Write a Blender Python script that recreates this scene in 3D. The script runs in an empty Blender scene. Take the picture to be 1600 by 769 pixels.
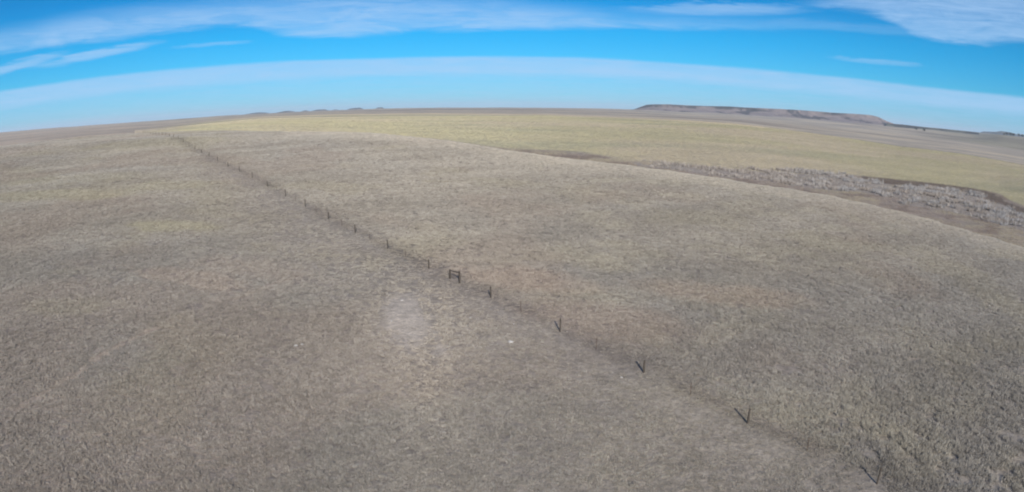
import bpy, math, random
import numpy as np
from mathutils import Matrix, Vector
rng = np.random.default_rng(7); random.seed(7)
scene = bpy.context.scene
COL = scene.collection
R_ = math.radians

# ------------------------------------------------------------------ camera (wide action-camera lens, equidistant)
PITCH, ROLL, HALF = R_(12.2), R_(0.25), R_(45.0)
cam_d = bpy.data.cameras.new('camera')
cam_d.type = 'PANO'
cam_d.panorama_type = 'FISHEYE_LENS_POLYNOMIAL'
cam_d.sensor_width = 36.0
cam_d.fisheye_fov = R_(130)
cam_d.fisheye_polynomial_k0 = 0.0
cam_d.fisheye_polynomial_k1 = -HALF / 18.0
cam_d.fisheye_polynomial_k2 = 0.0
cam_d.fisheye_polynomial_k3 = 0.0
cam_d.fisheye_polynomial_k4 = 0.0
cam_d.clip_start = 0.5
cam_d.clip_end = 80000
cam = bpy.data.objects.new('camera', cam_d)
COL.objects.link(cam)
cam.matrix_world = Matrix.Rotation(math.pi / 2 - PITCH, 4, 'X') @ Matrix.Rotation(ROLL, 4, 'Z')
scene.camera = cam
scene.cycles.filter_width = 2.0
scene.cycles.volume_bounces = 1
scene.cycles.max_bounces = 4
scene.cycles.diffuse_bounces = 2

def lens_ray(px, py):
    """direction in world space of a point of the 1600 x 769 photograph"""
    f = 800 / HALF
    x, y = px - 800.0, 384.5 - py
    r = math.hypot(x, y) + 1e-9
    th = r / f
    c = (math.sin(th) * x / r, math.sin(th) * y / r, math.cos(th))
    cr, sr = math.cos(ROLL), math.sin(ROLL)
    c = (c[0] * cr - c[1] * sr, c[0] * sr + c[1] * cr, c[2])
    cp, sp = math.cos(PITCH), math.sin(PITCH)
    return (c[0], c[2] * cp + c[1] * sp, -c[2] * sp + c[1] * cp)
def az_el(px, py):
    d = lens_ray(px, py)
    return math.degrees(math.atan2(d[0], d[1])), math.degrees(math.asin(d[2]))

# ------------------------------------------------------------------ colour management, sun
scene.view_settings.view_transform = 'Standard'
scene.view_settings.look = 'None'
scene.view_settings.exposure = 0.38
scene.view_settings.gamma = 1.0
SUN_EL, SHADOW_AZ = R_(24.0), R_(-8.0)
sd = bpy.data.lights.new('sun', 'SUN')
sd.energy = 4.0
sd.angle = R_(0.5)
sd.color = (1.0, 0.93, 0.84)
sun = bpy.data.objects.new('sun', sd)
COL.objects.link(sun)
ldir = Vector((math.sin(SHADOW_AZ) * math.cos(SUN_EL), math.cos(SHADOW_AZ) * math.cos(SUN_EL), -math.sin(SUN_EL)))
sun.rotation_euler = ldir.to_track_quat('-Z', 'Y').to_euler()

# ------------------------------------------------------------------ world
class G:
    """small helper for node graphs"""
    def __init__(s, tree):
        s.t = tree; s.n = tree.nodes; s.l = tree.links
    def node(s, typ, **kw):
        n = s.n.new(typ)
        for k, v in kw.items(): setattr(n, k, v)
        return n
    def put(s, sock, v):
        if hasattr(v, 'is_output') or isinstance(v, bpy.types.NodeSocket): s.l.new(v, sock)
        elif v is not None: sock.default_value = v
    def m(s, op, a, b=None, c=None, clamp=False):
        n = s.node('ShaderNodeMath', operation=op, use_clamp=clamp)
        s.put(n.inputs[0], a); s.put(n.inputs[1], b)
        if c is not None: s.put(n.inputs[2], c)
        return n.outputs[0]
    def step(s, x, lo, hi, a=0.0, b=1.0):
        n = s.node('ShaderNodeMapRange', interpolation_type='SMOOTHSTEP')
        s.put(n.inputs['Value'], x); s.put(n.inputs['From Min'], lo); s.put(n.inputs['From Max'], hi)
        n.inputs['To Min'].default_value = a; n.inputs['To Max'].default_value = b
        return n.outputs[0]
    def lin(s, x, lo, hi, a=0.0, b=1.0):
        n = s.node('ShaderNodeMapRange'); n.clamp = True
        s.put(n.inputs['Value'], x); s.put(n.inputs['From Min'], lo); s.put(n.inputs['From Max'], hi)
        n.inputs['To Min'].default_value = a; n.inputs['To Max'].default_value = b
        return n.outputs[0]
    def mix(s, f, a, b, mode='MIX'):
        n = s.node('ShaderNodeMix', data_type='RGBA', blend_type=mode)
        s.put(n.inputs['Factor'], f); s.put(n.inputs[6], a); s.put(n.inputs[7], b)
        return n.outputs[2]
    def comb(s, x, y, z):
        n = s.node('ShaderNodeCombineXYZ')
        s.put(n.inputs[0], x); s.put(n.inputs[1], y); s.put(n.inputs[2], z)
        return n.outputs[0]
    def noise(s, vec, scale, detail=4.0, rough=0.55, dist=0.0):
        n = s.node('ShaderNodeTexNoise')
        s.put(n.inputs['Vector'], vec)
        n.inputs['Scale'].default_value = scale; n.inputs['Detail'].default_value = detail
        n.inputs['Roughness'].default_value = rough; n.inputs['Distortion'].default_value = dist
        return n.outputs[0]

world = bpy.data.worlds.new('World'); scene.world = world; world.use_nodes = True
world.node_tree.nodes.clear()
g = G(world.node_tree)
sky = g.node('ShaderNodeTexSky', sky_type='NISHITA')
sky.sun_disc = False
sky.sun_elevation = SUN_EL
sky.sun_rotation = math.pi + SHADOW_AZ
sky.altitude = 1000; sky.air_density = 1.0; sky.dust_density = 0.3; sky.ozone_density = 2.0
tc = g.node('ShaderNodeTexCoord')
sep = g.node('ShaderNodeSeparateXYZ'); g.l.new(tc.outputs['Generated'], sep.inputs[0])
X, Y, Z = sep.outputs
AZ = g.m('MULTIPLY', g.m('ARCTAN2', X, Y), 57.2958)
EL = g.m('MULTIPLY', g.m('ARCSINE', Z), 57.2958)
AZN = g.lin(AZ, -60, 60)
aevec = g.comb(AZ, g.m('MULTIPLY', EL, 6.0), 0.0)          # long thin features along the horizon
wob = g.noise(aevec, 0.09, 4, 0.6)
fine = g.noise(aevec, 0.16, 9, 0.68, 0.8)
wisp = g.noise(g.comb(g.m('MULTIPLY', AZ, 0.35), g.m('ADD', g.m('MULTIPLY', EL, 7.0), g.m('MULTIPLY', wob, 4.0)), 7.0), 0.9, 8, 0.7, 0.3)
def edge(pts):
    """elevation (deg) of a traced cloud edge as a function of azimuth"""
    q = sorted([az_el(*p) for p in pts])
    n = g.node('ShaderNodeFloatCurve')
    g.l.new(AZN, n.inputs['Value'])
    c = n.mapping.curves[0]
    P = [((a + 60) / 120, e / 16) for a, e in q]
    P = [(0.0, P[0][1])] + P + [(1.0, P[-1][1])]
    while len(c.points) < len(P): c.points.new(0.5, 0.5)
    for k, (a, e) in enumerate(P): c.points[k].location = (a, min(max(e, 0), 1))
    n.mapping.update()
    return g.m('MULTIPLY', n.outputs[0], 16.0)
ELW = g.m('ADD', g.m('ADD', EL, g.m('MULTIPLY', g.m('SUBTRACT', wob, 0.5), 0.9)), g.m('MULTIPLY', g.m('SUBTRACT', fine, 0.5), 0.9))
def band(lower, upper, slo, sup, a0=-180, a1=180, fade=3.0, el=None, amin=0.5):
    el = el or ELW
    lo, up = edge(lower), edge(upper)
    m = g.m('MULTIPLY', g.step(g.m('SUBTRACT', el, lo), -slo, slo), g.step(g.m('SUBTRACT', up, el), -sup, sup))
    m = g.m('MULTIPLY', m, g.step(AZ, a0 - fade, a0 + fade))
    m = g.m('MULTIPLY', m, g.m('SUBTRACT', 1.0, g.step(AZ, a1 - fade, a1 + fade)))
    tex = g.m('MULTIPLY', g.step(fine, 0.3, 0.66, amin, 1.0), g.step(wisp, 0.3, 0.6, 0.5 + amin * 0.45, 1.0))
    return g.m('MULTIPLY', m, tex)
def streak(px, py, half_az, half_el, slope, amt):
    a0, e0 = az_el(px, py)
    da = g.m('SUBTRACT', AZ, a0)
    de = g.m('SUBTRACT', g.m('SUBTRACT', ELW, e0), g.m('MULTIPLY', da, slope))
    q = g.m('ADD', g.m('POWER', g.m('ABSOLUTE', g.m('DIVIDE', da, half_az)), 2.0), g.m('POWER', g.m('ABSOLUTE', g.m('DIVIDE', de, half_el)), 2.0))
    q = g.m('ADD', q, g.m('MULTIPLY', g.m('SUBTRACT', fine, 0.5), 2.4))
    return g.m('MULTIPLY', g.step(q, 1.55, -0.1), g.m('MULTIPLY', g.step(wisp, 0.2, 0.6, 0.5, 1.0), amt))
top_a = [(0, 143), (170, 119), (370, 101), (600, 91), (900, 91), (1100, 102), (1300, 120), (1450, 137), (1600, 152)]
low_a = [(x, y + 27) for x, y in top_a]
EL2 = g.m('ADD', EL, g.m('MULTIPLY', g.m('SUBTRACT', wob, 0.5), 0.35))
layers = [
    g.m('MULTIPLY', band(low_a, top_a, 0.4, 0.2, el=EL2, amin=0.75), 0.72),
    g.m('MULTIPLY', g.step(g.m('SUBTRACT', edge(top_a), EL2), 0.3, 1.6), g.step(wisp, 0.25, 0.65, 0.18, 0.42)),
    g.m('MULTIPLY', band([(0, 80), (130, 66), (300, 44), (370, 38), (430, 50), (530, 55), (640, 48), (800, 44), (1000, 44), (1350, 48)],
                         [(0, 55), (130, 28), (300, 10), (530, -6), (700, -2), (900, 18), (1000, 30), (1350, 38)], 0.4, 1.2, a1=22, fade=12, amin=0.5), 0.70),
    g.m('MULTIPLY', band([(1240, 8), (1290, 10), (1340, 16), (1390, 30), (1440, 54), (1500, 66), (1600, 64)],
                         [(1240, 4), (1290, -2), (1340, -14), (1390, -60), (1440, -80), (1500, -80), (1600, -80)], 0.36, 1.0, a0=26, fade=3, amin=0.55), 0.70),
    streak(28, 103, 3.8, 0.42, 0.17, 0.6), streak(155, 84, 5.6, 0.42, 0.13, 0.6), streak(330, 70, 3.2, 0.22, 0.03, 0.3),
    streak(1120, 14, 7.5, 0.55, 0.03, 0.5), streak(1375, 97, 4.0, 0.22, 0.0, 0.34),
    streak(1350, 44, 9.0, 0.5, 0.0, 0.16),
]
# the same thin cirrus goes on overhead, laid out on a high plane
zc = g.m('MAXIMUM', Z, 0.03)
plane = g.comb(g.m('DIVIDE', X, zc), g.m('MULTIPLY', g.m('DIVIDE', Y, zc), 2.2), 3.0)
high = g.m('MULTIPLY', g.step(g.noise(plane, 0.35, 7, 0.6, 0.4), 0.5, 0.78), g.step(EL, 11.0, 17.0))
layers.append(g.m('MULTIPLY', high, 0.6))
cloud = layers[0]
for L in layers[1:]:
    cloud = g.m('SUBTRACT', g.m('ADD', cloud, L), g.m('MULTIPLY', cloud, L))
# clear-sky tint: this dry winter sky is a stronger azure than the plain model
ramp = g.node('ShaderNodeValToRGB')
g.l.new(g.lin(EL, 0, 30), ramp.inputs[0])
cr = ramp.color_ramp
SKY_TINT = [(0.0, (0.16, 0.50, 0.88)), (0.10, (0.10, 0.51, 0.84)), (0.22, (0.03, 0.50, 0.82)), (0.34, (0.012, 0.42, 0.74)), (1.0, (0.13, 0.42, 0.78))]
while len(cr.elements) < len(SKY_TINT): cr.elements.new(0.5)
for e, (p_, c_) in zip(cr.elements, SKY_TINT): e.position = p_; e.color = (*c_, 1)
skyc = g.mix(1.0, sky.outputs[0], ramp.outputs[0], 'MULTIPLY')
CLOUD = (3.3, 5.0, 7.3, 1)
skyc = g.mix(cloud, skyc, CLOUD)
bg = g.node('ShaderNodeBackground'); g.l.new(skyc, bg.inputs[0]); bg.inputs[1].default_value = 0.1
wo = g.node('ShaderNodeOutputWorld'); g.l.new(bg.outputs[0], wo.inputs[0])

# ------------------------------------------------------------------ numpy noise
def _hash(ix, iy, seed):
    h = (ix.astype(np.int64) * 374761393 + iy.astype(np.int64) * 668265263 + seed * 1442695041) & 0xFFFFFFFF
    h = ((h ^ (h >> 13)) * 1274126177) & 0xFFFFFFFF
    return ((h ^ (h >> 16)) & 0xFFFF) / 65535.0
def vnoise(x, y, seed=0):
    ix, iy = np.floor(x), np.floor(y); fx, fy = x - ix, y - iy
    fx, fy = fx * fx * (3 - 2 * fx), fy * fy * (3 - 2 * fy)
    ix = ix.astype(np.int64); iy = iy.astype(np.int64)
    a, b = _hash(ix, iy, seed), _hash(ix + 1, iy, seed)
    c, d = _hash(ix, iy + 1, seed), _hash(ix + 1, iy + 1, seed)
    return (a + (b - a) * fx) * (1 - fy) + (c + (d - c) * fx) * fy
def fbm(x, y, scale, seed=0, oct=4):
    s = 0; amp = 0.5; tot = 0
    c, sn = 0.8, 0.6
    x, y = x / scale, y / scale
    for k in range(oct):
        s = s + amp * vnoise(x, y, seed + k * 17); tot += amp
        amp *= 0.5; x, y = (x * c - y * sn) * 2.03 + 5.1, (x * sn + y * c) * 2.03 + 1.7
    return s / tot
def sstep(x, a, b):
    t = np.clip((x - a) / (b - a), 0, 1); return t * t * (3 - 2 * t)

# ------------------------------------------------------------------ terrain
UNIT, FY0, FK, FX0 = 8.46, 3.86, -0.8, 50.58       # the fence line: x = FX0 + FK * y
fence_px = [(1370, 757), (1168, 662), (1006, 582), (875, 517), (767, 465), (670, 420), (606, 390), (555, 363), (513, 343),
            (477, 322), (446, 307), (418, 291), (394, 277), (374, 268), (356.5, 261), (340, 251), (326.7, 244.7), (315, 239),
            (293.7, 228.7), (285, 222), (276, 214.5), (265, 212.2), (242, 212), (225, 208)]
def fence_at(px, py):
    d = lens_ray(px, py)
    y = FX0 / (d[0] / d[1] - FK)
    return FX0 + FK * y, y, d[2] / d[1] * y
fence_pts = np.array([fence_at(*p) for p in fence_px])
def plateau0(x, y):
    z = -24.1 + 0.055 * y - 0.04 * x
    k = 0.55
    return -np.log(np.exp(-k * z) + np.exp(k * 6.2)) / k
_res = fence_pts[:, 2] - plateau0(fence_pts[:, 0], fence_pts[:, 1])
_res = np.convolve(np.pad(_res, 1, 'edge'), [.25, .5, .25], 'valid')
def plateau(x, y):
    z = plateau0(x, y)
    dist = (x - FX0 - FK * y) / math.hypot(1, FK)
    z = z + np.interp(y, fence_pts[:, 1], _res) * np.exp(-(dist / 55) ** 2)
    w = 1 - np.exp(-(dist / 9) ** 2)
    z = z + (fbm(x, y, 45, 3, 3) - 0.5) * 1.5 * w * sstep(np.hypot(x, y), 15, 60) + (fbm(x, y, 6, 9, 3) - 0.5) * 0.22
    return z
def T(tab):  # azimuth table -> periodic interpolation
    a = np.array([t[0] for t in tab], float); v = np.array([t[1] for t in tab], float)
    return lambda az: np.interp(az, a, v, period=360)
def from_px(pts): return [az_el(*p) for p in pts]
el_c = T([(-60, -1.1), (-45, -1.0), (-38, -0.95), (-32, -1.04), (-28, -1.29), (-21, -1.75)] +
         from_px([(560, 210), (600, 212), (700, 223), (800, 240), (900, 253), (1000, 265), (1100, 279), (1200, 293), (1300, 312), (1400, 335), (1500, 362), (1600, 392)]) + [(60, -9.5)])
el_f = T([(-60, -0.8), (-45, -0.75), (-38, -0.8), (-32, -1.0), (-28, -1.27), (-21, -1.70)] +
         from_px([(560, 209), (660, 216), (750, 228), (1000, 250), (1200, 270), (1300, 272), (1400, 281), (1500, 291), (1560, 303), (1600, 322)]) + [(60, -6.0)])
el_u = T([(-60, -0.4), (-40, -0.45), (-31.9, -0.6), (-27, -0.45), (-22.4, -0.33), (-5.6, -0.55), (2.7, -0.56), (11.1, -0.77), (19.5, -0.85), (25.1, -1.16), (33.6, -1.68), (39.2, -1.78), (44.8, -2.06), (60, -2.6)])
el_h = T([(-60, 0.15), (-44.8, 0.17), (-38, -0.02), (-31.9, -0.08), (-22.4, -0.08), (-11.2, -0.03), (2.7, -0.05), (11.1, 0.0), (22, 0.0), (33.5, 0.05), (38, 0.06), (44.7, 0.12), (60, 0.1)])
z_f = T([(-60, -12), (-28, -12), (-21, -14), (-13.5, -18), (0, -24), (22, -28), (45, -29), (60, -29)])
r_u = T([(-60, 1300), (-13, 1300), (0, 1200), (11, 1100), (22, 950), (34, 750), (45, 620), (60, 560)])
tan = lambda d: np.tan(np.radians(d))

AZS = np.concatenate([np.arange(-180, -58, 2.0), np.arange(-58, 58, 0.15), np.arange(58, 180.01, 2.0)])
NR = 470
RS = np.exp(np.linspace(math.log(4.0), math.log(26000), NR))
def build_grid():
    azf, elc = AZS, el_c(AZS)
    X_ = RS[None, :] * np.sin(np.radians(azf))[:, None]; Y_ = RS[None, :] * np.cos(np.radians(azf))[:, None]
    P = plateau(X_, Y_)
    ang = P / RS[None, :]
    hit = (plateau0(X_, Y_) / RS[None, :]) >= tan(elc)[:, None]
    hit[:, RS < 90] = False
    rc = RS[np.argmax(hit, axis=1)]
    inv = np.abs(azf) <= 55
    rc = np.interp(azf, azf[inv], rc[inv], period=360)
    ker = np.exp(-np.linspace(-2, 2, 13) ** 2); ker /= ker.sum()
    rc = np.convolve(np.pad(rc, 6, 'wrap'), ker, 'valid')
    zf, ru = z_f(azf), r_u(azf)
    rf = zf / tan(el_f(azf))
    zd = zf - 1.0
    rd = np.minimum(zd / tan(elc), rf * 0.94)
    rd = np.maximum(rd, rc * 1.2)
    rf = np.maximum(rf, rd * 1.06)
    zu = ru * tan(el_u(azf)); w4 = 0.16 - 0.14 * sstep(azf, 40, 43); el4 = el_u(azf) * w4 + el_h(azf) * (1 - w4); elm = el_u(azf) * 0.4 + el_h(azf) * 0.6
    Zg = P.copy()
    for i in range(len(azf)):
        j = int(np.searchsorted(RS, rc[i]))
        zc = P[i, max(j - 2, 0):j + 2].mean()
        rm = 0.5 * (rc[i] + rd[i]); zm = min(zc * rm / rc[i] - 1.6, 0.5 * (zc + zd[i]))
        kr = np.log([rc[i], rm, rd[i], rf[i], ru[i], 2600, 4200, 11000, 27000])
        kz = np.array([zc, zm, zd[i], zf[i], zu[i], 2600 * tan(elm[i]), 4200 * tan(el4[i]), 11000 * tan(el_h(azf[i])), 27000 * tan(el_h(azf[i]) - 0.05)])
        h = np.diff(kr); d = np.diff(kz) / h
        m = np.zeros(len(kr)); m[0] = d[0] * 0.3; m[-1] = d[-1]
        for k in range(1, len(kr) - 1):
            if d[k - 1] * d[k] > 0:
                w1, w2 = 2 * h[k] + h[k - 1], h[k] + 2 * h[k - 1]
                m[k] = (w1 + w2) / (w1 / d[k - 1] + w2 / d[k])
        lr = np.log(RS[j:]); s = np.clip(np.searchsorted(kr, lr) - 1, 0, len(kr) - 2)
        t = (lr - kr[s]) / h[s]
        Zg[i, j:] = ((2 * t**3 - 3 * t**2 + 1) * kz[s] + (t**3 - 2 * t**2 + t) * h[s] * m[s]
                     + (-2 * t**3 + 3 * t**2) * kz[s + 1] + (t**3 - t**2) * h[s] * m[s + 1])
    # gentle far relief, always small beside the distance
    beyond = sstep(np.log(RS)[None, :] - np.log(rf)[:, None], 0.0, 0.5)
    Zg += beyond * ((fbm(X_, Y_, 260, 21, 4) - 0.5) * np.minimum(RS, 2600)[None, :] * 0.0035
                    + (fbm(X_, Y_, 1500, 31, 3) - 0.5) * np.clip(RS - 1500, 0, 9000)[None, :] * 0.0025)
    inn = sstep(RS[None, :], rc[:, None] * 1.0, rc[:, None] * 1.1) * (1 - beyond)
    Zg += inn * (fbm(X_, Y_, 12, 41, 4) - 0.5) * 0.9
    return X_, Y_, Zg, rc, rd, rf, ru
GX, GY, GZ, RC, RD, RF, RU = build_grid()
LRS = np.log(RS)
def ground(x, y):
    """height of the ground mesh at x, y"""
    x = np.atleast_1d(np.asarray(x, float)); y = np.atleast_1d(np.asarray(y, float))
    az = np.degrees(np.arctan2(x, y)); lr = np.log(np.maximum(np.hypot(x, y), 4.0))
    i = np.clip(np.searchsorted(AZS, az) - 1, 0, len(AZS) - 2); u = (az - AZS[i]) / (AZS[i + 1] - AZS[i])
    fj = np.clip((lr - LRS[0]) / (LRS[1] - LRS[0]), 0, NR - 1.001); j = fj.astype(int); v = fj - j
    return (GZ[i, j] * (1 - u) + GZ[i + 1, j] * u) * (1 - v) + (GZ[i, j + 1] * (1 - u) + GZ[i + 1, j + 1] * u) * v
def on_ground(px, py, rmin=20.0):
    """point of the ground that the photograph shows at px, py"""
    d = lens_ray(px, py); hd = math.hypot(d[0], d[1])
    rr = np.exp(np.linspace(math.log(rmin), math.log(25000), 6000))
    x, y = rr * d[0] / hd, rr * d[1] / hd
    below = rr * d[2] / hd <= ground(x, y)
    k = int(np.argmax(below)) if below.any() else len(rr) - 1
    return x[k], y[k]
def inside(poly, x, y):
    r = np.zeros(np.shape(x), bool); n = len(poly)
    for k in range(n):
        (x0, y0), (x1, y1) = poly[k], poly[(k + 1) % n]
        if y0 == y1: continue
        c = ((y0 > y) != (y1 > y)) & (x < (x1 - x0) * (y - y0) / (y1 - y0) + x0)
        r ^= c
    return r
def soft_blob(cx, cy, rx, ry, ang, x, y):
    c, s = math.cos(ang), math.sin(ang)
    u = ((x - cx) * c + (y - cy) * s) / rx; v = (-(x - cx) * s + (y - cy) * c) / ry
    w = (fbm(x, y, max(rx, ry) * 0.35, 77, 4) - 0.5) * 1.4
    return 1 - sstep(u * u + v * v + w, 0.1, 1.3)

REED_POLY = [on_ground(*p) for p in [(1000, 250), (1090, 258), (1205, 266), (1260, 267), (1300, 268), (1340, 278), (1400, 289), (1480, 295), (1520, 301), (1560, 316), (1600, 336), (1640, 352),
                                     (1640, 385), (1600, 366), (1550, 349), (1500, 335), (1450, 328), (1400, 310), (1350, 303), (1280, 296), (1215, 287), (1100, 272), (1000, 259)]]
DARK_POLY = [on_ground(*p) for p in [(1340, 271), (1400, 277), (1450, 282), (1500, 288), (1530, 294), (1560, 308), (1600, 326), (1640, 345), (1600, 338), (1560, 318), (1520, 301), (1480, 295), (1400, 289), (1350, 281)]]

def surf(x, y):
    """dry-grass colour, bareness (0 tall grass .. 1 short) of the ground, and yellow-field share"""
    az = np.degrees(np.arctan2(x, y)); r = np.hypot(x, y)
    rc, rd, rf, ru = (np.interp(az, AZS, q) for q in (RC, RD, RF, RU))
    n1 = fbm(x, y, 14, 51, 5); n2 = fbm(x, y, 55, 61, 4); n3 = fbm(x, y, 3.0, 71, 3); n4 = fbm(x, y, 26, 81, 4)
    base = np.array([0.296, 0.271, 0.231]); grey = np.array([0.285, 0.268, 0.240]); straw = np.array([0.332, 0.302, 0.232]); red = np.array([0.315, 0.268, 0.224])
    def blend(c, d, f): return c + (np.asarray(d) - c) * f[..., None]
    c = np.broadcast_to(base, x.shape + (3,)).copy()
    u_, v_ = x * 0.84 + y * 0.54, -x * 0.54 + y * 0.84                 # wind-combed streaks
    st = fbm(u_ / 5.0, v_, 7.0, 57, 4)
    c = blend(c, grey, sstep(n2, 0.42, 0.62) * 0.6)
    c *= (0.92 + 0.16 * sstep(st, 0.3, 0.7))[..., None]
    c *= (1.05 + 0.11 * sstep(r, 70, 170))[..., None]          # near grass painted darker for its self-shadowing, lighter with distance
    c = blend(c, straw, sstep(n1, 0.52, 0.72) * 0.45)
    c = blend(c, red, sstep(n4, 0.55, 0.72) * 0.45)
    c *= (0.94 + 0.12 * n3)[..., None]
    c = blend(c, [0.40, 0.365, 0.29], sstep(fbm(x, y, 7.5, 261, 4), 0.5, 0.68) * sstep(az, -2, 10) * 0.42)     # pale straw clumps right of the fence
    c = blend(c, [0.215, 0.195, 0.165], sstep(fbm(x, y, 5.5, 271, 4), 0.55, 0.7) * sstep(az, 2, 24) * (1 - sstep(r, 90, 160)) * 0.2)
    # yellower patches that the picture shows on the left slope
    for (px, py, rx, ry, am) in [(90, 305, 26, 7, .55), (270, 353, 9, 4, .6), (270, 290, 16, 6, .35), (130, 280, 26, 8, .25), (240, 225, 30, 20, .35), (330, 205, 40, 14, .3), (110, 480, 7, 3, .25)]:
        qx, qy = on_ground(px, py)
        c = blend(c, [0.39, 0.36, 0.235], soft_blob(qx, qy, rx, ry, R_(10), x, y) * am * 0.7)
    for (px, py, rx, ry, am) in [(300, 435, 12, 3, .45), (820, 435, 10, 5, .5), (1130, 460, 12, 5, .5), (950, 500, 9, 6, .35), (400, 420, 12, 5, .3)]:
        qx, qy = on_ground(px, py)
        c = blend(c, [0.40, 0.32, 0.255], soft_blob(qx, qy, rx, ry, R_(-15), x, y) * am * 0.8)
    # the worn strip along the fence's left side
    dist = (x - FX0 - FK * y) / math.hypot(1, FK)       # < 0 on the left of the fence
    wv = (fbm(x, y, 10, 91, 3) - 0.5) * 4
    wv2 = (fbm(x, y, 28, 93, 3) - 0.5) * 16
    strip = sstep(dist + wv + wv2, -19, -4) * (1 - sstep(dist, -1.6, 0.4)) * (1 - sstep(r, 130, 240)) * (0.6 + 0.4 * sstep(fbm(x, y, 7, 97, 4), .35, .6))
    bare = np.clip(strip * 0.9, 0, 1)
    for (px, py, rx, ry, am) in [(635, 495, 5.5, 6, 1.0), (600, 455, 10, 9, .6), (540, 415, 9, 6, .5), (700, 560, 8, 6, .55), (1010, 690, 5, 5, .5), (640, 590, 8, 5, .4)]:
        qx, qy = on_ground(px, py)
        bare = np.maximum(bare, soft_blob(qx, qy, rx, ry, 0.3, x, y) * am)
    c = blend(c, [0.36, 0.325, 0.272], bare * 0.65)
    qx, qy = on_ground(635, 492)
    core = soft_blob(qx, qy, 2.6, 7.5, 0.15, x, y)
    qx, qy = on_ground(690, 545); core = np.maximum(core, soft_blob(qx, qy, 0.5, 6.0, 0.25, x, y) * 0.5)
    core = np.clip(core * 0.8 + 0.22 * soft_blob(*on_ground(650, 500), 6.0, 11, 0.1, x, y), 0, 1)
    c = blend(c, [0.46, 0.415, 0.35], core * 0.7); bare = np.maximum(bare, core * 1.8)
    for pa, pb, wd, am in (((25, 640), (130, 578), .35, .5), ((145, 562), (245, 512), .4, .7), ((360, 470), (470, 430), .4, .35)):   # faint game trails
        (ax, ay), (bx, by) = on_ground(*pa), on_ground(*pb); L2 = (bx - ax) ** 2 + (by - ay) ** 2
        tt = np.clip(((x - ax) * (bx - ax) + (y - ay) * (by - ay)) / L2, 0, 1)
        dd_ = np.hypot(x - ax - tt * (bx - ax), y - ay - tt * (by - ay)) + (fbm(x, y, 3.0, 401, 3) - .5) * .8
        tr = am * (1 - sstep(dd_, wd * .4, wd * 1.6)); c = blend(c, [0.44, 0.37, 0.30], tr * .8); bare = np.maximum(bare, tr * 1.3)
    # darker rank grass right under the fence
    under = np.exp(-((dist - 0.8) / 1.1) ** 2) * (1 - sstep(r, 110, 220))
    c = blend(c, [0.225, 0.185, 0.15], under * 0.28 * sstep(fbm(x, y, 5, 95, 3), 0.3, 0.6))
    # lighter rim of the plateau
    rim = sstep(r, rc * 0.86, rc * 0.98) * (az > -20) * (1 - sstep(r, rc, rc * 1.05))
    c = blend(c, [0.44, 0.40, 0.335], rim * 0.8 * (0.65 + 0.35 * sstep(n1, .35, .6)))
    rest = 1 - bare
    # draw beyond the rim
    draw = sstep(r, rc * 1.02, rc * 1.08) * (1 - sstep(r, rf * 0.98, rf * 1.03))
    dz = sstep(fbm(x, y, 22, 101, 4), 0.35, 0.65)
    dc = np.array([0.33, 0.285, 0.24]) + (np.array([0.38, 0.335, 0.25]) - np.array([0.33, 0.285, 0.24])) * dz[..., None]
    dc = blend(dc, [0.25, 0.205, 0.17], sstep(fbm(x, y, 9, 111, 3), 0.5, 0.7) * 0.8)
    right = sstep(az, -12, 6)
    c = c + (dc - c) * (draw * np.maximum(right, 0.6))[..., None]
    jx, jy = (fbm(x, y, 18, 231, 4) - .5) * 26, (fbm(x, y, 18, 241, 4) - .5) * 26
    reed = inside(REED_POLY, x + jx, y + jy); dark = inside(DARK_POLY, x + jx * .4, y + jy * .4)
    c = blend(c, [0.34, 0.315, 0.285], reed * 0.7)
    c = blend(c, [0.17, 0.14, 0.115], dark * 0.8)
    # yellow stubble field
    t = (np.log(r) - np.log(rf)) / (np.log(ru) - np.log(rf))
    en = (fbm(x, y, 30, 121, 4) - 0.5) * 0.10
    yel = sstep(t + en, -0.02, 0.03) * (1 - sstep(t + en * 0.3, 0.985, 1.01)) * sstep(az + (fbm(x, y, 70, 123, 3) - .5) * 8, -35, -25)
    n5 = fbm(x * 0.35, y, 60, 131, 4); n6 = fbm(x, y, 130, 141, 4)
    yc = np.array([0.475, 0.435, 0.28]) + (np.array([0.505, 0.445, 0.315]) - np.array([0.475, 0.435, 0.28])) * sstep(n6, 0.35, 0.65)[..., None]
    yc = blend(yc, [0.385, 0.37, 0.255], sstep(n5, 0.45, 0.75) * 0.6)
    rows = 0.5 + 0.5 * np.sin((x * 0.55 + y * 0.83) / 9.0)
    yc *= (0.96 + 0.08 * rows * sstep(fbm(x, y, 90, 133, 3), .3, .6))[..., None]
    edge_hi = sstep(t, 0.86, 0.97) * (az < 22)
    yc = blend(yc, [0.64, 0.54, 0.38], edge_hi * 0.7)
    yc *= (1 + 0.22 * (1 - sstep(az, -15, 22)) * 1.0)[..., None]
    c = c + (yc - c) * yel[..., None]
    # brush line along the field's far edge, stronger to the right
    hedge = np.exp(-((t - 1.02) / 0.016) ** 2) * sstep(az, 14, 26)
    c = blend(c, [0.16, 0.135, 0.105], hedge * 0.8)
    # land beyond, its colour raised to stand in for sunlit blades
    far = sstep(t, 1.0, 1.03)
    lr = np.log(r)
    fn = fbm(az * 0.18, lr * 16, 1.0, 151, 4); fn2 = fbm(x, y, 420, 161, 5)
    fc = np.array([0.42, 0.385, 0.32]) + (np.array([0.54, 0.48, 0.37]) - np.array([0.42, 0.385, 0.32])) * sstep(fn, 0.4, 0.62)[..., None]
    fc = blend(fc, [0.30, 0.26, 0.22], sstep(fn2, 0.52, 0.68) * 0.7)
    fc = blend(fc, [0.22, 0.22, 0.16], sstep(az, 33, 42) * sstep(r, 1700, 2600) * 0.6)
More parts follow.
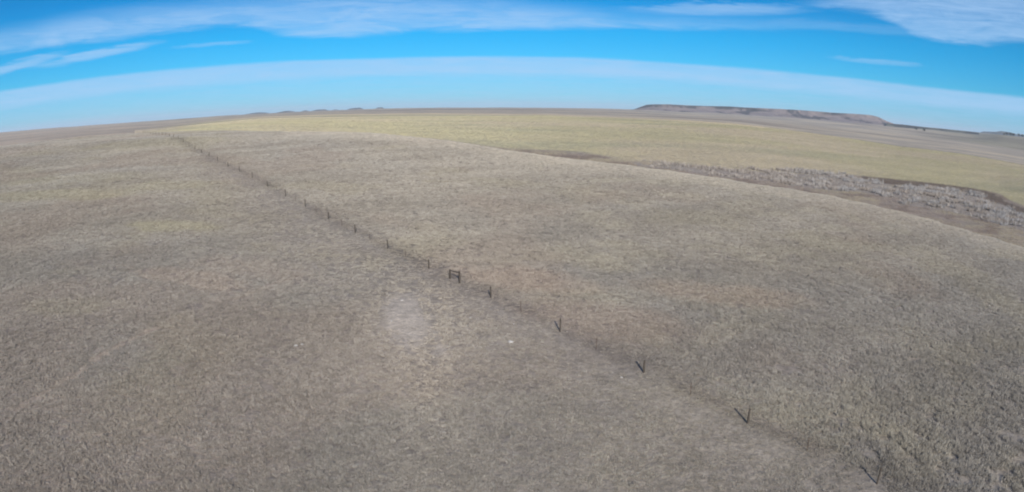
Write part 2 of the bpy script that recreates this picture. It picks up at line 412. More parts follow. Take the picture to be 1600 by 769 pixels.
    c = c + (fc - c) * far[..., None]
    lf = (1 - sstep(az, -36, -28)) * sstep(r, rc * 0.97, rc * 1.05)     # open left slopes: dry grass with the brightness of sunlit blades painted in
    c = blend(c, [0.55, 0.47, 0.37], lf * (0.5 + 0.4 * sstep(fn, 0.35, 0.65)))
    bare = np.where(r > rc * 1.03, 1.0, bare)
    return np.clip(c, 0.02, 0.8), bare, yel

def linked(name, me, parent=None, kind=None, label=None, cat=None, group=None):
    o = bpy.data.objects.new(name, me); COL.objects.link(o)
    if parent: o.parent = parent
    if kind: o['kind'] = kind
    if label: o['label'] = label
    if cat: o['category'] = cat
    if group: o['group'] = group
    return o
def mesh_np(name, V, F, mat=None, col=None, smooth=False):
    me = bpy.data.meshes.new(name)
    V = np.asarray(V, np.float32); F = np.asarray(F, np.int32); k = F.shape[1]
    me.vertices.add(len(V)); me.vertices.foreach_set('co', V.ravel())
    me.loops.add(F.size); me.loops.foreach_set('vertex_index', F.ravel())
    me.polygons.add(len(F)); me.polygons.foreach_set('loop_start', np.arange(0, F.size, k, dtype=np.int32))
    if smooth: me.polygons.foreach_set('use_smooth', np.ones(len(F), bool))
    if col is not None:
        a = me.attributes.new('col', 'FLOAT_COLOR', 'POINT')
        a.data.foreach_set('color', np.c_[col, np.ones(len(col))].astype(np.float32).ravel())
    if mat: me.materials.append(mat)
    me.update(calc_edges=True); me.validate()
    return me
def new_mat(name):
    m = bpy.data.materials.new(name); m.use_nodes = True; m.node_tree.nodes.clear()
    g = G(m.node_tree); b = g.node('ShaderNodeBsdfPrincipled'); o = g.node('ShaderNodeOutputMaterial')
    g.l.new(b.outputs[0], o.inputs[0]); b.inputs['Roughness'].default_value = 0.95
    b.inputs['Specular IOR Level'].default_value = 0.1
    return m, g, b

# ground material: macro colour from the land cover, grass grain from layered noise
m_ground, g, b = new_mat('dry_prairie')
at = g.node('ShaderNodeAttribute', attribute_name='col'); tc = g.node('ShaderNodeTexCoord'); ob = tc.outputs['Object']
nA = g.noise(ob, 2.2, 4, 0.62); nB = g.noise(ob, 0.45, 5, 0.62); nC = g.noise(ob, 0.06, 6, 0.6)
nD = g.noise(ob, 7.0, 3, 0.6); nE = g.noise(ob, 0.9, 3, 0.7)
v = g.m('MULTIPLY', g.lin(nA, 0.3, 0.7, 0.80, 1.18), g.lin(nB, 0.3, 0.7, 0.90, 1.10))
v = g.m('MULTIPLY', v, g.lin(nE, 0.3, 0.7, 0.86, 1.14)); v = g.m('MULTIPLY', v, g.lin(nC, 0.3, 0.7, 0.90, 1.10)); v = g.m('MULTIPLY', v, g.lin(nD, 0.3, 0.7, 0.85, 1.15))
vc = g.node('ShaderNodeVectorMath', operation='SCALE'); g.l.new(at.outputs['Color'], vc.inputs[0]); g.l.new(v, vc.inputs['Scale'])
g.l.new(vc.outputs[0], b.inputs['Base Color'])
bmp = g.node('ShaderNodeBump'); bmp.inputs['Strength'].default_value = 0.6; bmp.inputs['Distance'].default_value = 0.25
g.l.new(g.m('ADD', nA, g.m('MULTIPLY', nD, 0.4)), bmp.inputs['Height']); g.l.new(bmp.outputs[0], b.inputs['Normal'])

na = len(AZS)
V = np.stack([GX, GY, GZ], -1).reshape(-1, 3)
ii, jj = np.meshgrid(np.arange(na - 1), np.arange(NR - 1), indexing='ij')
q = (ii * NR + jj).ravel()
F = np.stack([q, q + 1, q + NR + 1, q + NR], -1)
gc, gb, _ = surf(GX.ravel(), GY.ravel())
gc *= (1 - 0.14 * (1 - gb))[:, None] * np.array([1.05, 1.0, 0.95])          # litter between the tufts, painted darker for the shade in the gaps
# close the small disc below the camera
V = np.vstack([V, [[0, 0, float(GZ[:, 0].mean())]]]); gc = np.vstack([gc, gc[:1]])
me = mesh_np('prairie_ground', V, F[:, ::-1], m_ground, gc, True)
linked('prairie_ground', me, kind='structure')
cz = len(V) - 1
ring = np.array([[cz, (k + 1) * NR, k * NR] for k in range(na - 1)])
V2 = V; used = np.unique(ring); remap = {u: i for i, u in enumerate(used)}
me2 = mesh_np('ground_patch', V[used] - [0, 0, 0.0], np.array([[remap[a] for a in f] for f in ring])[:, ::-1], m_ground, gc[used], True)
linked('ground_below', me2, kind='structure')

# ------------------------------------------------------------------ plants as instanced stuff
def blades(n, h, width, lean, seed, base_r=0.06, knots=6):
    r = np.random.default_rng(seed); V = []; F = []; C = []
    ks = [(base_r * math.sqrt(r.uniform(0, 1)), r.uniform(0, 6.283), r.uniform(.6, 1.0), r.uniform(.85, 1.12)) for _ in range(knots)]
    for k in range(n):
        kr, ka, kh, kc = ks[r.integers(0, knots)]
        a = r.uniform(0, 6.283); br = base_r * 0.28 * r.uniform(0, 1)
        bx, by = kr * math.cos(ka) + br * math.cos(a), kr * math.sin(ka) + br * math.sin(a)
        hh = h * kh * r.uniform(0.5, 1.0); l = lean * r.uniform(0.2, 1.2); w = width * r.uniform(0.6, 1.3)
        ta = a + r.uniform(-0.9, 0.9); f = r.uniform(0, 6.283); wx, wy = math.cos(f) * w, math.sin(f) * w
        mx, my = bx + math.cos(ta) * l * 0.35, by + math.sin(ta) * l * 0.35
        tx, ty = bx + math.cos(ta) * l, by + math.sin(ta) * l
        i = len(V); sh = kc * r.uniform(0.8, 1.2)
        V += [(bx - wx, by - wy, -0.04), (bx + wx, by + wy, -0.04), (mx + wx, my + wy, hh * 0.55), (mx - wx, my - wy, hh * 0.55), (tx, ty, hh)]
        F += [(i, i + 1, i + 2), (i, i + 2, i + 3), (i + 3, i + 2, i + 4)]
        C += [(0.9 * sh,) * 3] * 2 + [(1.0 * sh,) * 3] * 2 + [(1.1 * sh,) * 3]
    return V, F, C
m_grass, g, b = new_mat('dry_grass_blades')
ai = g.node('ShaderNodeAttribute', attribute_name='tint', attribute_type='INSTANCER')
al = g.node('ShaderNodeAttribute', attribute_name='col')
g.l.new(g.mix(1.0, ai.outputs['Color'], al.outputs['Color'], 'MULTIPLY'), b.inputs['Base Color'])

def scatter(name, sources, pts, scale, tint, kind='stuff', squash=None):
    """one object whose points carry instances of the source clumps"""
    me = bpy.data.meshes.new(name)
    me.vertices.add(len(pts)); me.vertices.foreach_set('co', np.asarray(pts, np.float32).ravel())
    a = me.attributes.new('size', 'FLOAT_VECTOR', 'POINT')
    sc = np.stack([scale, scale, scale * (squash if squash is not None else 1.0)], -1)
    a.data.foreach_set('vector', sc.astype(np.float32).ravel())
    a = me.attributes.new('spin', 'FLOAT_VECTOR', 'POINT')
    sp = np.stack([rng.normal(0, .08, len(pts)), rng.normal(0, .08, len(pts)), rng.uniform(0, 6.283, len(pts))], -1)
    a.data.foreach_set('vector', sp.astype(np.float32).ravel())
    a = me.attributes.new('tint', 'FLOAT_COLOR', 'POINT')
    a.data.foreach_set('color', np.c_[tint, np.ones(len(tint))].astype(np.float32).ravel())
    a = me.attributes.new('pick', 'INT', 'POINT'); a.data.foreach_set('value', rng.integers(0, len(sources), len(pts)).astype(np.int32))
    o = linked(name, me, kind=kind)
    nt = bpy.data.node_groups.new(name, 'GeometryNodeTree')
    nt.interface.new_socket('Geometry', in_out='INPUT', socket_type='NodeSocketGeometry')
    nt.interface.new_socket('Geometry', in_out='OUTPUT', socket_type='NodeSocketGeometry')
    N = nt.nodes; L = nt.links
    gi = N.new('NodeGroupInput'); go = N.new('NodeGroupOutput')
    m2p = N.new('GeometryNodeMeshToPoints'); L.new(gi.outputs[0], m2p.inputs[0])
    iop = N.new('GeometryNodeInstanceOnPoints'); L.new(m2p.outputs[0], iop.inputs['Points'])
    jn = N.new('GeometryNodeJoinGeometry')
    for s in reversed(sources):
        oi = N.new('GeometryNodeObjectInfo'); oi.transform_space = 'ORIGINAL'; oi.inputs['Object'].default_value = s
        oi.inputs['As Instance'].default_value = True
        L.new(oi.outputs['Geometry'], jn.inputs[0])
    L.new(jn.outputs[0], iop.inputs['Instance']); iop.inputs['Pick Instance'].default_value = True
    def attr(nm, typ):
        n = N.new('GeometryNodeInputNamedAttribute'); n.data_type = typ; n.inputs[0].default_value = nm; return n.outputs[0]
    L.new(attr('pick', 'INT'), iop.inputs['Instance Index'])
    er = N.new('FunctionNodeEulerToRotation'); L.new(attr('spin', 'FLOAT_VECTOR'), er.inputs[0]); L.new(er.outputs[0], iop.inputs['Rotation'])
    L.new(attr('size', 'FLOAT_VECTOR'), iop.inputs['Scale'])
    L.new(iop.outputs[0], go.inputs[0])
    o.modifiers.new('scatter', 'NODES').node_group = nt
    return o
def make_sources(name, specs, mat):
    out = []
    for k, sp in enumerate(specs):
        Vb, Fb, Cb = blades(**sp)
        o = linked(name, mesh_np(name, Vb, Fb, mat, np.array(Cb)), kind='stuff'); o['tint'] = [0.30, 0.27, 0.23, 1.0]
        qx, qy = 6 + k * 0.8, 40 - k * 3
        o.location = (qx, qy, float(ground(qx, qy)[0])); out.append(o)
    return out
tufts = make_sources('grass_tuft', [dict(n=70, h=0.30, width=0.010, lean=0.12, seed=1, base_r=.40, knots=8), dict(n=60, h=0.25, width=0.011, lean=0.16, seed=2, base_r=.45, knots=9),
                                    dict(n=64, h=0.36, width=0.009, lean=0.10, seed=3, base_r=.36, knots=6), dict(n=56, h=0.20, width=0.012, lean=0.18, seed=4, base_r=.5, knots=10)], m_grass)
def sector(n, r0, r1, a0, a1):
    r = np.sqrt(rng.uniform(r0 * r0, r1 * r1, n)); a = np.radians(rng.uniform(a0, a1, n))
    return r * np.sin(a), r * np.cos(a), r, np.degrees(a)
def fan(n, r0, r1, a0, a1, p=0.2):
    """points round the viewpoint's foot, denser near it; density falls off smoothly as the clumps get broader"""
    u = rng.random(n); r = (r0 ** (1 + p) + u * (r1 ** (1 + p) - r0 ** (1 + p))) ** (1 / (1 + p)); a = np.radians(rng.uniform(a0, a1, n))
    return r * np.sin(a), r * np.cos(a), r, np.degrees(a)
def size_at(r): return np.exp(np.interp(np.log(r), np.log([27, 75, 150, 360, 900]), np.log([0.62, 0.85, 1.15, 1.8, 2.8])))
def tall_at(r): return np.interp(r, [30, 75, 360, 900], [1.0, .85, .55, .4])
x, y, r, a = fan(700000, 27, 420, -57, 57)
cc, bare, _ = surf(x, y); bare0 = bare
clump = fbm(x, y, 1.6, 201, 3); rough = sstep(a, 12, 38) * (1 - sstep(r, 60, 130)) * sstep(fbm(x, y, 16, 205, 3), .3, .6)
rcq = np.interp(a, AZS, RC)
keep = (rng.random(len(x)) < (1 - 0.4 * np.minimum(bare, 1) - 0.55 * np.maximum(bare - 1, 0)) * sstep(clump, 0.05 + .2 * rough, 0.35 + .2 * rough)) & (r < rcq * 1.03)
fd = np.exp(-(((x - FX0 - FK * y) / math.hypot(1, FK)) / 2.4) ** 2)
PX, PY = x[keep], y[keep]
PS = (size_at(r) * rng.uniform(0.7, 1.25, len(x)) * (0.75 + 0.5 * clump) * (1 - 0.25 * bare) * (1 + .35 * rough) * (1 - .35 * fd))[keep]
PH = (tall_at(r) * (1 - .4 * bare) * (1 + .45 * rough) * (1 - .4 * fd))[keep]
tint = (cc * (1.22 * rng.uniform(0.76, 1.24, len(x)) * (1 - .10 * rough))[:, None])[keep]
scatter('dry_grass', tufts, np.c_[PX, PY, ground(PX, PY)], PS, np.clip(tint, 0, .8), squash=PH)
# rough grass of the draw and stubble of the field beyond the rim
x, y, r, a = fan(210000, 150, 1000, -33, 54, 0.0)
cc, _, yel = surf(x, y); rcq = np.interp(a, AZS, RC); ruq = np.interp(a, AZS, RU)
keep = (r > rcq * 1.03) & (r < ruq) & (rng.random(len(x)) < sstep(fbm(x, y, 5, 207, 3), .2, .5))
x, y, r, yel, cc = x[keep], y[keep], r[keep], yel[keep], cc[keep]
tint = cc * (1.12 * rng.uniform(0.85, 1.15, len(x)))[:, None]
scatter('field_stubble', tufts, np.c_[x, y, ground(x, y)], size_at(r) * rng.uniform(.7, 1.2, len(x)), np.clip(tint, 0, .85), squash=tall_at(r) * (1 - .3 * yel))
print('tufts', len(PX))

# reeds standing in the draw
reeds = make_sources('reed_clump', [dict(n=26, h=2.1, width=0.022, lean=0.22, seed=11, base_r=.5, knots=5), dict(n=22, h=1.6, width=0.024, lean=0.3, seed=12, base_r=.6, knots=6)], m_grass)
for k, o in enumerate(reeds):
    qx, qy = on_ground(1440 + 30 * k, 308); o.location = (qx, qy, float(ground(qx, qy)[0]))
rp = np.array(REED_POLY); n = 70000
x = rng.uniform(rp[:, 0].min(), rp[:, 0].max(), n); y = rng.uniform(rp[:, 1].min(), rp[:, 1].max(), n)
cl = fbm(x, y, 7, 211, 3)
jx, jy = (fbm(x, y, 18, 231, 4) - .5) * 26, (fbm(x, y, 18, 241, 4) - .5) * 26
az_ = np.degrees(np.arctan2(x, y))
keep = inside(REED_POLY, x + jx, y + jy) & (rng.random(n) < sstep(cl, 0.42, 0.68) * (.25 + .75 * sstep(az_ + jx * .15, 16, 32)))
x, y = x[keep], y[keep]
mixn = sstep(fbm(x, y, 5, 221, 3), 0.4, 0.65)[:, None]
mixn = np.maximum(mixn, 0.85 * (1 - sstep(np.degrees(np.arctan2(x, y)), 20, 32))[:, None])
tint = (np.array([0.42, 0.405, 0.39]) * (1 - mixn) + np.array([0.42, 0.37, 0.32]) * mixn) * rng.uniform(0.45, 1.4, len(x))[:, None]
scatter('reeds', reeds, np.c_[x, y, ground(x, y)], rng.uniform(0.6, 1.2, len(x)), tint)
print('reeds', len(x))

# ------------------------------------------------------------------ fence
m_wood, g, b = new_mat('weathered_wood')
tc = g.node('ShaderNodeTexCoord')
mp = g.node('ShaderNodeMapping'); mp.inputs['Scale'].default_value = (30, 30, 3); g.l.new(tc.outputs['Object'], mp.inputs[0])
nn = g.noise(mp.outputs[0], 1.5, 5, 0.6)
g.l.new(g.mix(g.lin(nn, .3, .7), (0.05, 0.042, 0.034, 1), (0.11, 0.093, 0.077, 1)), b.inputs['Base Color'])
m_steel, g, b = new_mat('rusty_steel'); b.inputs['Roughness'].default_value = 0.6
tc = g.node('ShaderNodeTexCoord'); nn = g.noise(tc.outputs['Object'], 9, 4)
g.l.new(g.mix(g.lin(nn, .35, .65), (0.06, 0.045, 0.035, 1), (0.12, 0.07, 0.045, 1)), b.inputs['Base Color'])
m_wire, g, b = new_mat('wire_metal'); b.inputs['Roughness'].default_value = 0.5; b.inputs['Metallic'].default_value = 0.6
b.inputs['Base Color'].default_value = (0.16, 0.13, 0.11, 1)

def tube(path, rads, sides=8, jag=0.0, seed=0, cap=True):
    r = np.random.default_rng(seed); V = []; F = []
    path = [Vector(p) for p in path]
    for k, p in enumerate(path):
        d = (path[min(k + 1, len(path) - 1)] - path[max(k - 1, 0)]).normalized()
        up = Vector((0, 0, 1)) if abs(d.z) < 0.9 else Vector((1, 0, 0))
        u = d.cross(up).normalized(); w = d.cross(u)
        for s in range(sides):
            a = 2 * math.pi * s / sides; rr = rads[k] * (1 + jag * r.uniform(-1, 1))
            V.append(tuple(p + u * math.cos(a) * rr + w * math.sin(a) * rr))
    for k in range(len(path) - 1):
        for s in range(sides):
            a, b_ = k * sides + s, k * sides + (s + 1) % sides
            F.append((a, b_, b_ + sides, a + sides))
    if cap:
        for k0 in (0, (len(path) - 1) * sides):
            c = len(V); V.append(tuple(path[0] if k0 == 0 else path[-1]))
            for s in range(sides):
                F.append((k0 + s, k0 + (s + 1) % sides, c, c) if k0 else (k0 + (s + 1) % sides, k0 + s, c, c))
    return V, F
def mesh_py(name, V, F, mat):
    me = bpy.data.meshes.new(name)
    me.from_pydata(V, [], [tuple(dict.fromkeys(f)) for f in F]); me.update()
    me.materials.append(mat); return me
def wood_post_mesh(h, r, seed):
    V, F = tube([(0, 0, -0.3), (0, 0, 0.0), (0.006, 0, h * .35), (-0.004, 0.005, h * .7), (0, 0, h * .97), (0, 0, h)], [r * 1.1, r * 1.08, r, r * .97, r * .95, r * .8], 10, 0.08, seed)
    return mesh_py('wooden_post', V, F, m_wood)
def steel_post_mesh(h):
    # T-section with studs and an anchor plate
    V = []; F = []
    def box(x0, x1, y0, y1, z0, z1):
        i = len(V); V.extend([(x, y, z) for z in (z0, z1) for y in (y0, y1) for x in (x0, x1)])
        F.extend([(i, i + 2, i + 3, i + 1), (i + 4, i + 5, i + 7, i + 6), (i, i + 1, i + 5, i + 4), (i + 2, i + 6, i + 7, i + 3), (i, i + 4, i + 6, i + 2), (i + 1, i + 3, i + 7, i + 5)])
    box(-.022, .022, -.003, .003, -.3, h); box(-.003, .003, .0035, .032, -.3, h - .01)
    for k in range(12): box(-.008, .008, -.009, -.0035, .15 + k * .08, .165 + k * .08)
    return mesh_py('steel_post', V, F, m_steel)
wood = [wood_post_mesh(1.22, 0.075, 5), wood_post_mesh(1.12, 0.085, 6), wood_post_mesh(1.3, 0.068, 7)]
steel = steel_post_mesh(1.15)
posts = [fence_at(*p)[:2] for p in fence_px]
ys = [p[1] for p in posts]
main = []
step = ys[1] - ys[0]
main += [(FX0 + FK * (ys[0] - 2 * UNIT * k), ys[0] - 2 * UNIT * k) for k in ()]
main += [(FX0 + FK * (ys[0] - UNIT * k), ys[0] - UNIT * k) for k in (2, 1)]
main += [p for p in posts[:18]]
y = ys[17]
while y < 300:
    y += UNIT * random.uniform(.92, 1.08); main.append((FX0 + FK * y, y))
fz = lambda x, y: float(ground(x, y)[0])
root = linked('wire_fence', None, label='long barbed wire fence of dark posts running from the lower right up to the ridge', cat='fence')
root.location = (main[0][0], main[0][1], fz(*main[0]))
org = Vector(root.location)
tops = []
for k, (x, y) in enumerate(main):
    o = linked('wooden_post', wood[k % 3], root)
    o.location = Vector((x, y, fz(x, y))) - org
    lx, ly = random.gauss(0, .035), random.gauss(0, .035)
    o.rotation_euler = (lx, ly, random.uniform(0, 6.28))
    tops.append((x, y, fz(x, y)))
    if k + 1 < len(main):
        x2, y2 = main[k + 1]; t = random.uniform(.46, .56)
        xs, ysn = x + (x2 - x) * t, y + (y2 - y) * t
        if k + 1 != 7 and y < 125:
            s = linked('steel_post', steel, root); s.location = Vector((xs, ysn, fz(xs, ysn))) - org
            s.rotation_euler = (random.gauss(0, .03), random.gauss(0, .03), math.atan2(1, FK)); tops.append((xs, ysn, fz(xs, ysn)))
# the H-brace in the middle distance
b1, b2 = fence_at(718, 444)[:2], fence_at(703, 436)[:2]
bz = [fz(*b1), fz(*b2)]
for (x, y), z_, hh in ((b1, bz[0], 1), (b2, bz[1], 0)):
    o = linked('brace_post', wood_post_mesh(1.42 if hh else 1.08, 0.105, 20 + hh), root); o.location = Vector((x, y, z_)) - org; tops.append((x, y, z_))
for za, zb, r in ((1.22, 0.98, .065),):
    Vt, Ft = tube([Vector((*b1, bz[0] + za)) - org, Vector((*b2, bz[1] + zb)) - org], [r, r], 8, 0.05, 3)
    linked('brace_rail', mesh_py('brace_rail', Vt, Ft, m_wood), root)
Vt, Ft = tube([Vector((*b1, bz[0] + 1.15)) - org, Vector((*b2, bz[1] + 0.1)) - org], [.008, .008], 6)
linked('brace_wire', mesh_py('brace_wire', Vt, Ft, m_wire), root)
tops.sort(key=lambda p: p[1])
for hgt in (0.35, 0.62, 0.86, 1.06):
    path = []
    for a, b_ in zip(tops[:-1], tops[1:]):
        A, B = Vector(a), Vector(b_)
        for t in (0, .5):
            p = A.lerp(B, t); p.z += hgt - (0.03 if t else 0); path.append(p - org)
    path.append(Vector(tops[-1]) + Vector((0, 0, hgt)) - org)
    Vt, Ft = tube(path, [.003] * len(path), 4)
    # barbs
    for k in range(len(path) - 1):
        L = (path[k + 1] - path[k]).length
        if (path[k] + org).length > 90: break
        nb = int(L / 0.3)
        for q_ in range(nb):
            p = path[k].lerp(path[k + 1], (q_ + .5) / nb); a = random.uniform(0, 3.14); i = len(Vt)
            dx = Vector((math.cos(a) * .02, math.cos(a) * .012, math.sin(a) * .02))
            Vt += [tuple(p - dx + Vector((0, 0, .002))), tuple(p + dx), tuple(p + dx * .9 + Vector((.003, .003, .004)))]
            Ft.append((i, i + 1, i + 2))
    linked('barbed_wire', mesh_py('barbed_wire', Vt, Ft, m_wire), root)

# ------------------------------------------------------------------ mesa and buttes
m_rock, g, b = new_mat('mesa_rock')
at = g.node('ShaderNodeAttribute', attribute_name='col'); tc = g.node('ShaderNodeTexCoord')
nn = g.noise(tc.outputs['Object'], 0.02, 6, 0.6)
vm = g.node('ShaderNodeVectorMath', operation='SCALE'); g.l.new(at.outputs['Color'], vm.inputs[0]); g.l.new(g.lin(nn, .3, .7, .8, 1.2), vm.inputs['Scale'])
g.l.new(vm.outputs[0], b.inputs['Base Color'])
def tableland(name, top_px, dist, depth, foot, seed, cliff=0.3, nu=420, colour=(0.31, 0.25, 0.225), cap_shade_c=(0.06, 0.058, 0.055)):
    """flat-topped hill: the traced skyline gives its height along its length; slopes, gullied face and a flat top give its depth"""
    prof = sorted(az_el(*p) for p in top_px)
    A = np.linspace(prof[0][0], prof[-1][0], nu)
    H = np.interp(A, [p[0] for p in prof], [p[1] for p in prof])
    nv = 46; S = np.linspace(0, 1, nv)
    fr = foot / (foot + depth)
    Vv = []; Cc = []
    UU = (A * dist * 0.01745)[:, None] + 0 * S[None, :]; RR = (dist - foot + S * (foot * 2 + depth))[None, :] + 0 * UU
    BLOT = sstep(fbm(UU * 1.3 + RR * .3, RR * .45, 150, seed + 31, 4), .54, .64); GU = fbm(UU + RR * 0.25, RR * 0.35, 420, seed, 5) - 0.5; GU2 = np.abs(fbm(UU - RR * 0.2, RR * 0.5, 190, seed + 5, 4) - 0.5) * 2
    zt = dist * np.tan(np.radians(H))
    for i, a in enumerate(A):
        s_, c_ = math.sin(math.radians(a)), math.cos(math.radians(a))
        u = a * dist * 0.01745
        gul = 0.0
        for k, s in enumerate(S):
            r = dist - foot + s * (foot * 2 + depth)
            x, y = r * s_, r * c_
            gz = float(GROUND_FAR(a, r)); gul = GU[i, k]; gul2 = GU2[i, k]
            d1 = (r - (dist - foot)) / foot; d2 = ((dist + foot + depth) - r) / foot
            d = min(d1, d2)
            dd = d + gul * 0.9 * min(1.0, d * 3) * (1 if d < 1.3 else 0) - gul2 * 0.22 * (d < 1.05)
            h = 0.68 * np.clip(dd / 0.9, 0, 1) ** 1.5 + 0.32 * sstep(np.array(dd), 0.84, 0.95)
            h = float(h)
            z = gz - 2 + (zt[i] - gz + 2) * h
            Vv.append((x, y, z))
            cn = float(fbm(np.array([u]), np.array([r]), 120, seed + 9, 4)[0])
            base = np.array(colour) * (0.85 + 0.3 * cn)
            cl = 1.0 if (0.80 < dd < 1.02) else 0.0
            cl *= float(sstep(fbm(np.array([u]), np.array([r]), 330, seed + 19, 3)[0], 0.38, 0.55)) * 0.95
            strata = 0.35 if 0.45 < dd < 0.52 else 0.0
            f = max(cl, strata * (cn > .5), float(BLOT[i, k]) * 0.8 * (0.12 < dd < 1.0))  # cliff and strata tones, plus blots of shrub and painted rock shading
            f = max(f, float(sstep(np.array(gul2), .3, .6)) * 0.35 * (0.3 < dd < .95))  # gully shading painted into the rock colour
            Cc.append(base + (np.array(cap_shade_c) - base) * f)
    q = (np.arange(nu - 1)[:, None] * nv + np.arange(nv - 1)[None, :]).ravel()
    Fq = np.stack([q, q + 1, q + nv + 1, q + nv], -1)[:, ::-1]
    return linked(name, mesh_np(name, Vv, Fq, m_rock, np.array(Cc), False), kind='structure')
def GROUND_FAR(a, r):
    return ground(r * math.sin(math.radians(a)), r * math.cos(math.radians(a)))[0]
tableland('mesa', [(975, 172.5), (990, 171), (1000, 167.5), (1010, 164), (1018, 163.3), (1045, 163.3), (1060, 164.2), (1100, 165.5), (1140, 166.2), (1165, 168), (1200, 169.5), (1250, 172), (1300, 176),
                   (1345, 178.5), (1360, 179.8), (1372, 182.5), (1385, 189), (1400, 194.5), (1430, 198.5)], 6000, 1500, 700, 300)
for k, pts in enumerate([[(383, 180), (395, 178), (405, 177), (415, 177.2), (424, 179)], [(432, 177.5), (445, 174.8), (452, 174.5), (462, 176)], [(470, 175.5), (477, 173.8), (484, 175)],
                         [(487, 174.8), (496, 172.6), (508, 172.2), (514, 174)], [(519, 173.5), (524, 172.4), (530, 173.4)], [(543, 172.3), (549, 170.6), (562, 169.6), (568, 171.8)], [(586, 171.4), (591, 169.2), (597, 169.2), (601, 171.2)],
                         [(1385, 193), (1410, 194.6), (1450, 199.5), (1500, 204), (1530, 207.5)],
                         [(1528, 208.5), (1536, 205.6), (1556, 206.2), (1564, 204.8), (1576, 206.6), (1590, 210), (1612, 214)]]):
    tableland('butte' if k != 7 else 'low_ridge', [(a, b - (1.3 if k < 7 else 0)) for a, b in pts], 11500 if k != 7 else 5200, 500, 260 if k != 7 else 120, 400 + k * 13, nu=40 if k < 7 else 90, colour=(0.12, 0.11, 0.11) if k != 7 else (0.15, 0.15, 0.12))

# ------------------------------------------------------------------ trees far off
m_bark, g, b = new_mat('bark'); b.inputs['Base Color'].default_value = (0.06, 0.05, 0.04, 1)
m_leaf, g, b = new_mat('dark_foliage')
tc = g.node('ShaderNodeTexCoord'); nn = g.noise(tc.outputs['Object'], 1.2, 3)
g.l.new(g.mix(g.lin(nn, .35, .65), (0.025, 0.035, 0.022, 1), (0.055, 0.06, 0.038, 1)), b.inputs['Base Color'])
def tree(px, py, hp, wp, label, group, seed):
    r = random.Random(seed); x, y = on_ground(px, py, 1500.0); dist = math.hypot(x, y)
    if dist > 5200: x, y = x * 5200 / dist, y * 5200 / dist; dist = 5200
    h, w = hp * dist / 1019, wp * dist / 1019
    z = fz(x, y); print('tree', px, round(dist), round(h, 1))
    root = linked('tree', None, label=label, cat='tree', group=group); root.location = (x, y, z)
    Vt, Ft = tube([(0, 0, -.5), (0, 0, h * .25), (r.uniform(-.3, .3), 0, h * .6), (r.uniform(-.6, .6), 0, h * .9)], [w * .06, w * .05, w * .03, w * .01], 7)
    for k in range(7):
        an = r.uniform(0, 6.28); hb = h * r.uniform(.25, .6); l = w * r.uniform(.3, .45)
        V2, F2 = tube([(0, 0, hb), (math.cos(an) * l * .6, math.sin(an) * l * .6, hb + h * .12), (math.cos(an) * l, math.sin(an) * l, hb + h * .25)], [w * .025, w * .015, w * .005], 5)
        n0 = len(Vt); Vt += V2; Ft += [tuple(i + n0 for i in f) for f in F2]
    linked('trunk', mesh_py('trunk', Vt, Ft, m_bark), root)
    V = []; F = []
    cl = [(r.uniform(-.35, .35) * w, r.uniform(-.35, .35) * w, h * r.uniform(.35, .85), w * r.uniform(.14, .26)) for _ in range(16)]
    for k in range(900):
        cx, cy, cz_, cr_ = r.choice(cl); d = Vector((r.gauss(0, 1), r.gauss(0, 1), r.gauss(0, .8))).normalized() * cr_ * r.uniform(.5, 1.05)
        p = Vector((cx, cy, cz_)) + d; s = r.uniform(.15, .4) * w / 8
        u = Vector((r.gauss(0, 1), r.gauss(0, 1), r.gauss(0, 1))).normalized(); v_ = u.cross(Vector((r.gauss(0, 1), r.gauss(0, 1), r.gauss(0, 1)))).normalized()
        i = len(V); V += [tuple(p + u * s), tuple(p - u * s * .6 + v_ * s * .8), tuple(p - u * s * .6 - v_ * s * .8)]; F.append((i, i + 1, i + 2))
    linked('crown', mesh_py('crown', V, F, m_leaf), root)
tree(1431.5, 203.5, 3.6, 6, 'left one of two lone dark trees on the far plain right of the mesa', 'pair of trees on the far plain', 1)
tree(1444, 205, 3.4, 5.5, 'right one of two lone dark trees on the far plain right of the mesa', 'pair of trees on the far plain', 2)
names = ['leftmost tree of the dark row at the far right horizon', 'second tree from the left in the dark row at the far right horizon', 'middle tree of the dark row at the far right horizon', 'fourth tree of the dark row at the far right horizon, before the gap',
         'tree just right of the gap in the dark row at the far right horizon', 'last tree of the dark row beside the right edge of the photo']
for k, (px, hh, ww) in enumerate([(1568.5, 3.2, 5), (1573, 4.6, 6), (1578.5, 4.6, 6.5), (1583.5, 4.0, 6), (1592, 4.8, 5.5), (1598, 4.4, 6)]):
    tree(px, 211.5 + (px - 1568) * 0.09, hh, ww, names[k], 'row of trees on the right horizon', 30 + k)

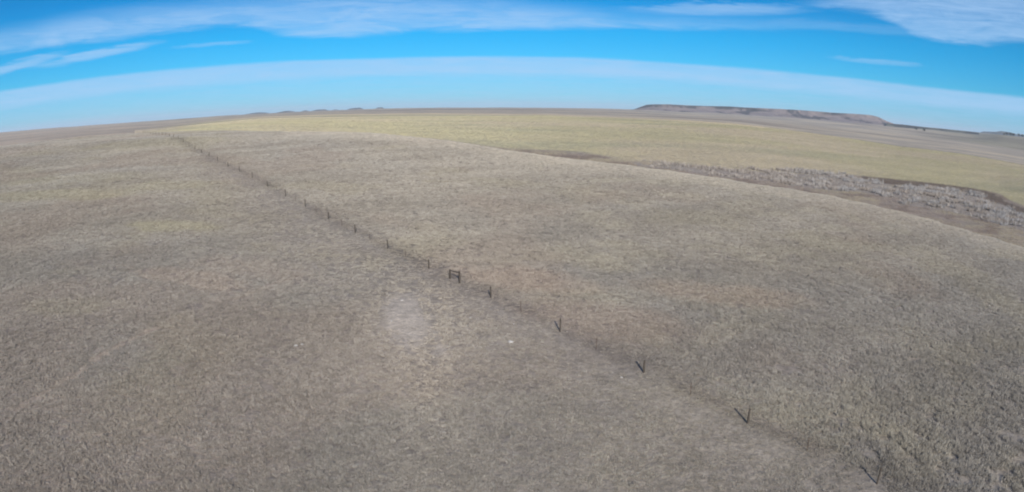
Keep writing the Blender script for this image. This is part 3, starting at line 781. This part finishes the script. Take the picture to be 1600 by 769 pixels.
# ------------------------------------------------------------------ pale stones lying in the short grass
m_stone, g, b = new_mat('pale_limestone')
tc = g.node('ShaderNodeTexCoord'); nn = g.noise(tc.outputs['Object'], 6, 4)
g.l.new(g.mix(g.lin(nn, .3, .7), (0.42, 0.40, 0.37, 1), (0.6, 0.58, 0.54, 1)), b.inputs['Base Color'])
def stone(px, py, s, label, seed):
    r = np.random.default_rng(seed); import bmesh
    bm = bmesh.new(); bmesh.ops.create_icosphere(bm, subdivisions=2, radius=1.0)
    for v in bm.verts:
        k = 1 + r.uniform(-.16, .16); v.co = Vector((v.co.x * k * 1.3, v.co.y * k * .9, max(v.co.z, -.4) * k * .55)) * s
    me = bpy.data.meshes.new('stone'); bm.to_mesh(me); bm.free(); me.materials.append(m_stone)
    x, y = on_ground(px, py); o = linked('stone', me, label=label, cat='stone', group='pale stones in the short grass')
    o.location = (x, y, fz(x, y) + s * .18); o.rotation_euler = (0, 0, r.uniform(0, 6.28))
for k, a in enumerate([(798, 535, .20, 'bright white stone below the two upright posts, largest and brightest of the stones'),
                       (462, 541, .15, 'left stone of the small pale pair in the grass left of the bare patch'), (472, 539, .15, 'right stone of the small pale pair in the grass left of the bare patch'),
                       (628, 470, .12, 'small pale stone at the upper edge of the bare patch'), (612, 502, .10, 'small pale stone at the left edge of the bare patch'),
                       (735, 497, .10, 'small pale stone between the bare patch and the fence'), (803, 507, .09, 'small pale stone just left of the fence, above the brightest stone'),
                       (971, 590, .09, 'small pale stone left of the second nearest bare post')]):
    stone(*a, 500 + k)

# ------------------------------------------------------------------ haze
mh = bpy.data.materials.new('haze'); mh.use_nodes = True; mh.node_tree.nodes.clear()
g = G(mh.node_tree); pv = g.node('ShaderNodeVolumePrincipled'); o_ = g.node('ShaderNodeOutputMaterial'); g.l.new(pv.outputs[0], o_.inputs['Volume'])
pv.inputs['Color'].default_value = (0.74, 0.87, 1.0, 1); pv.inputs['Density'].default_value = 4.0e-5; pv.inputs['Anisotropy'].default_value = 0.0
zlo = float(GZ.min()) - 6
S_ = 30000.0
Vh = [(x, y, z) for z in (zlo, 190.0) for y in (-S_, S_) for x in (-S_, S_)]
Fh = [(0, 2, 3, 1), (4, 5, 7, 6), (0, 1, 5, 4), (2, 6, 7, 3), (0, 4, 6, 2), (1, 3, 7, 5)]
linked('haze', mesh_py('haze', Vh, Fh, mh), kind='stuff')
print('z range', GZ.min(), GZ.max())
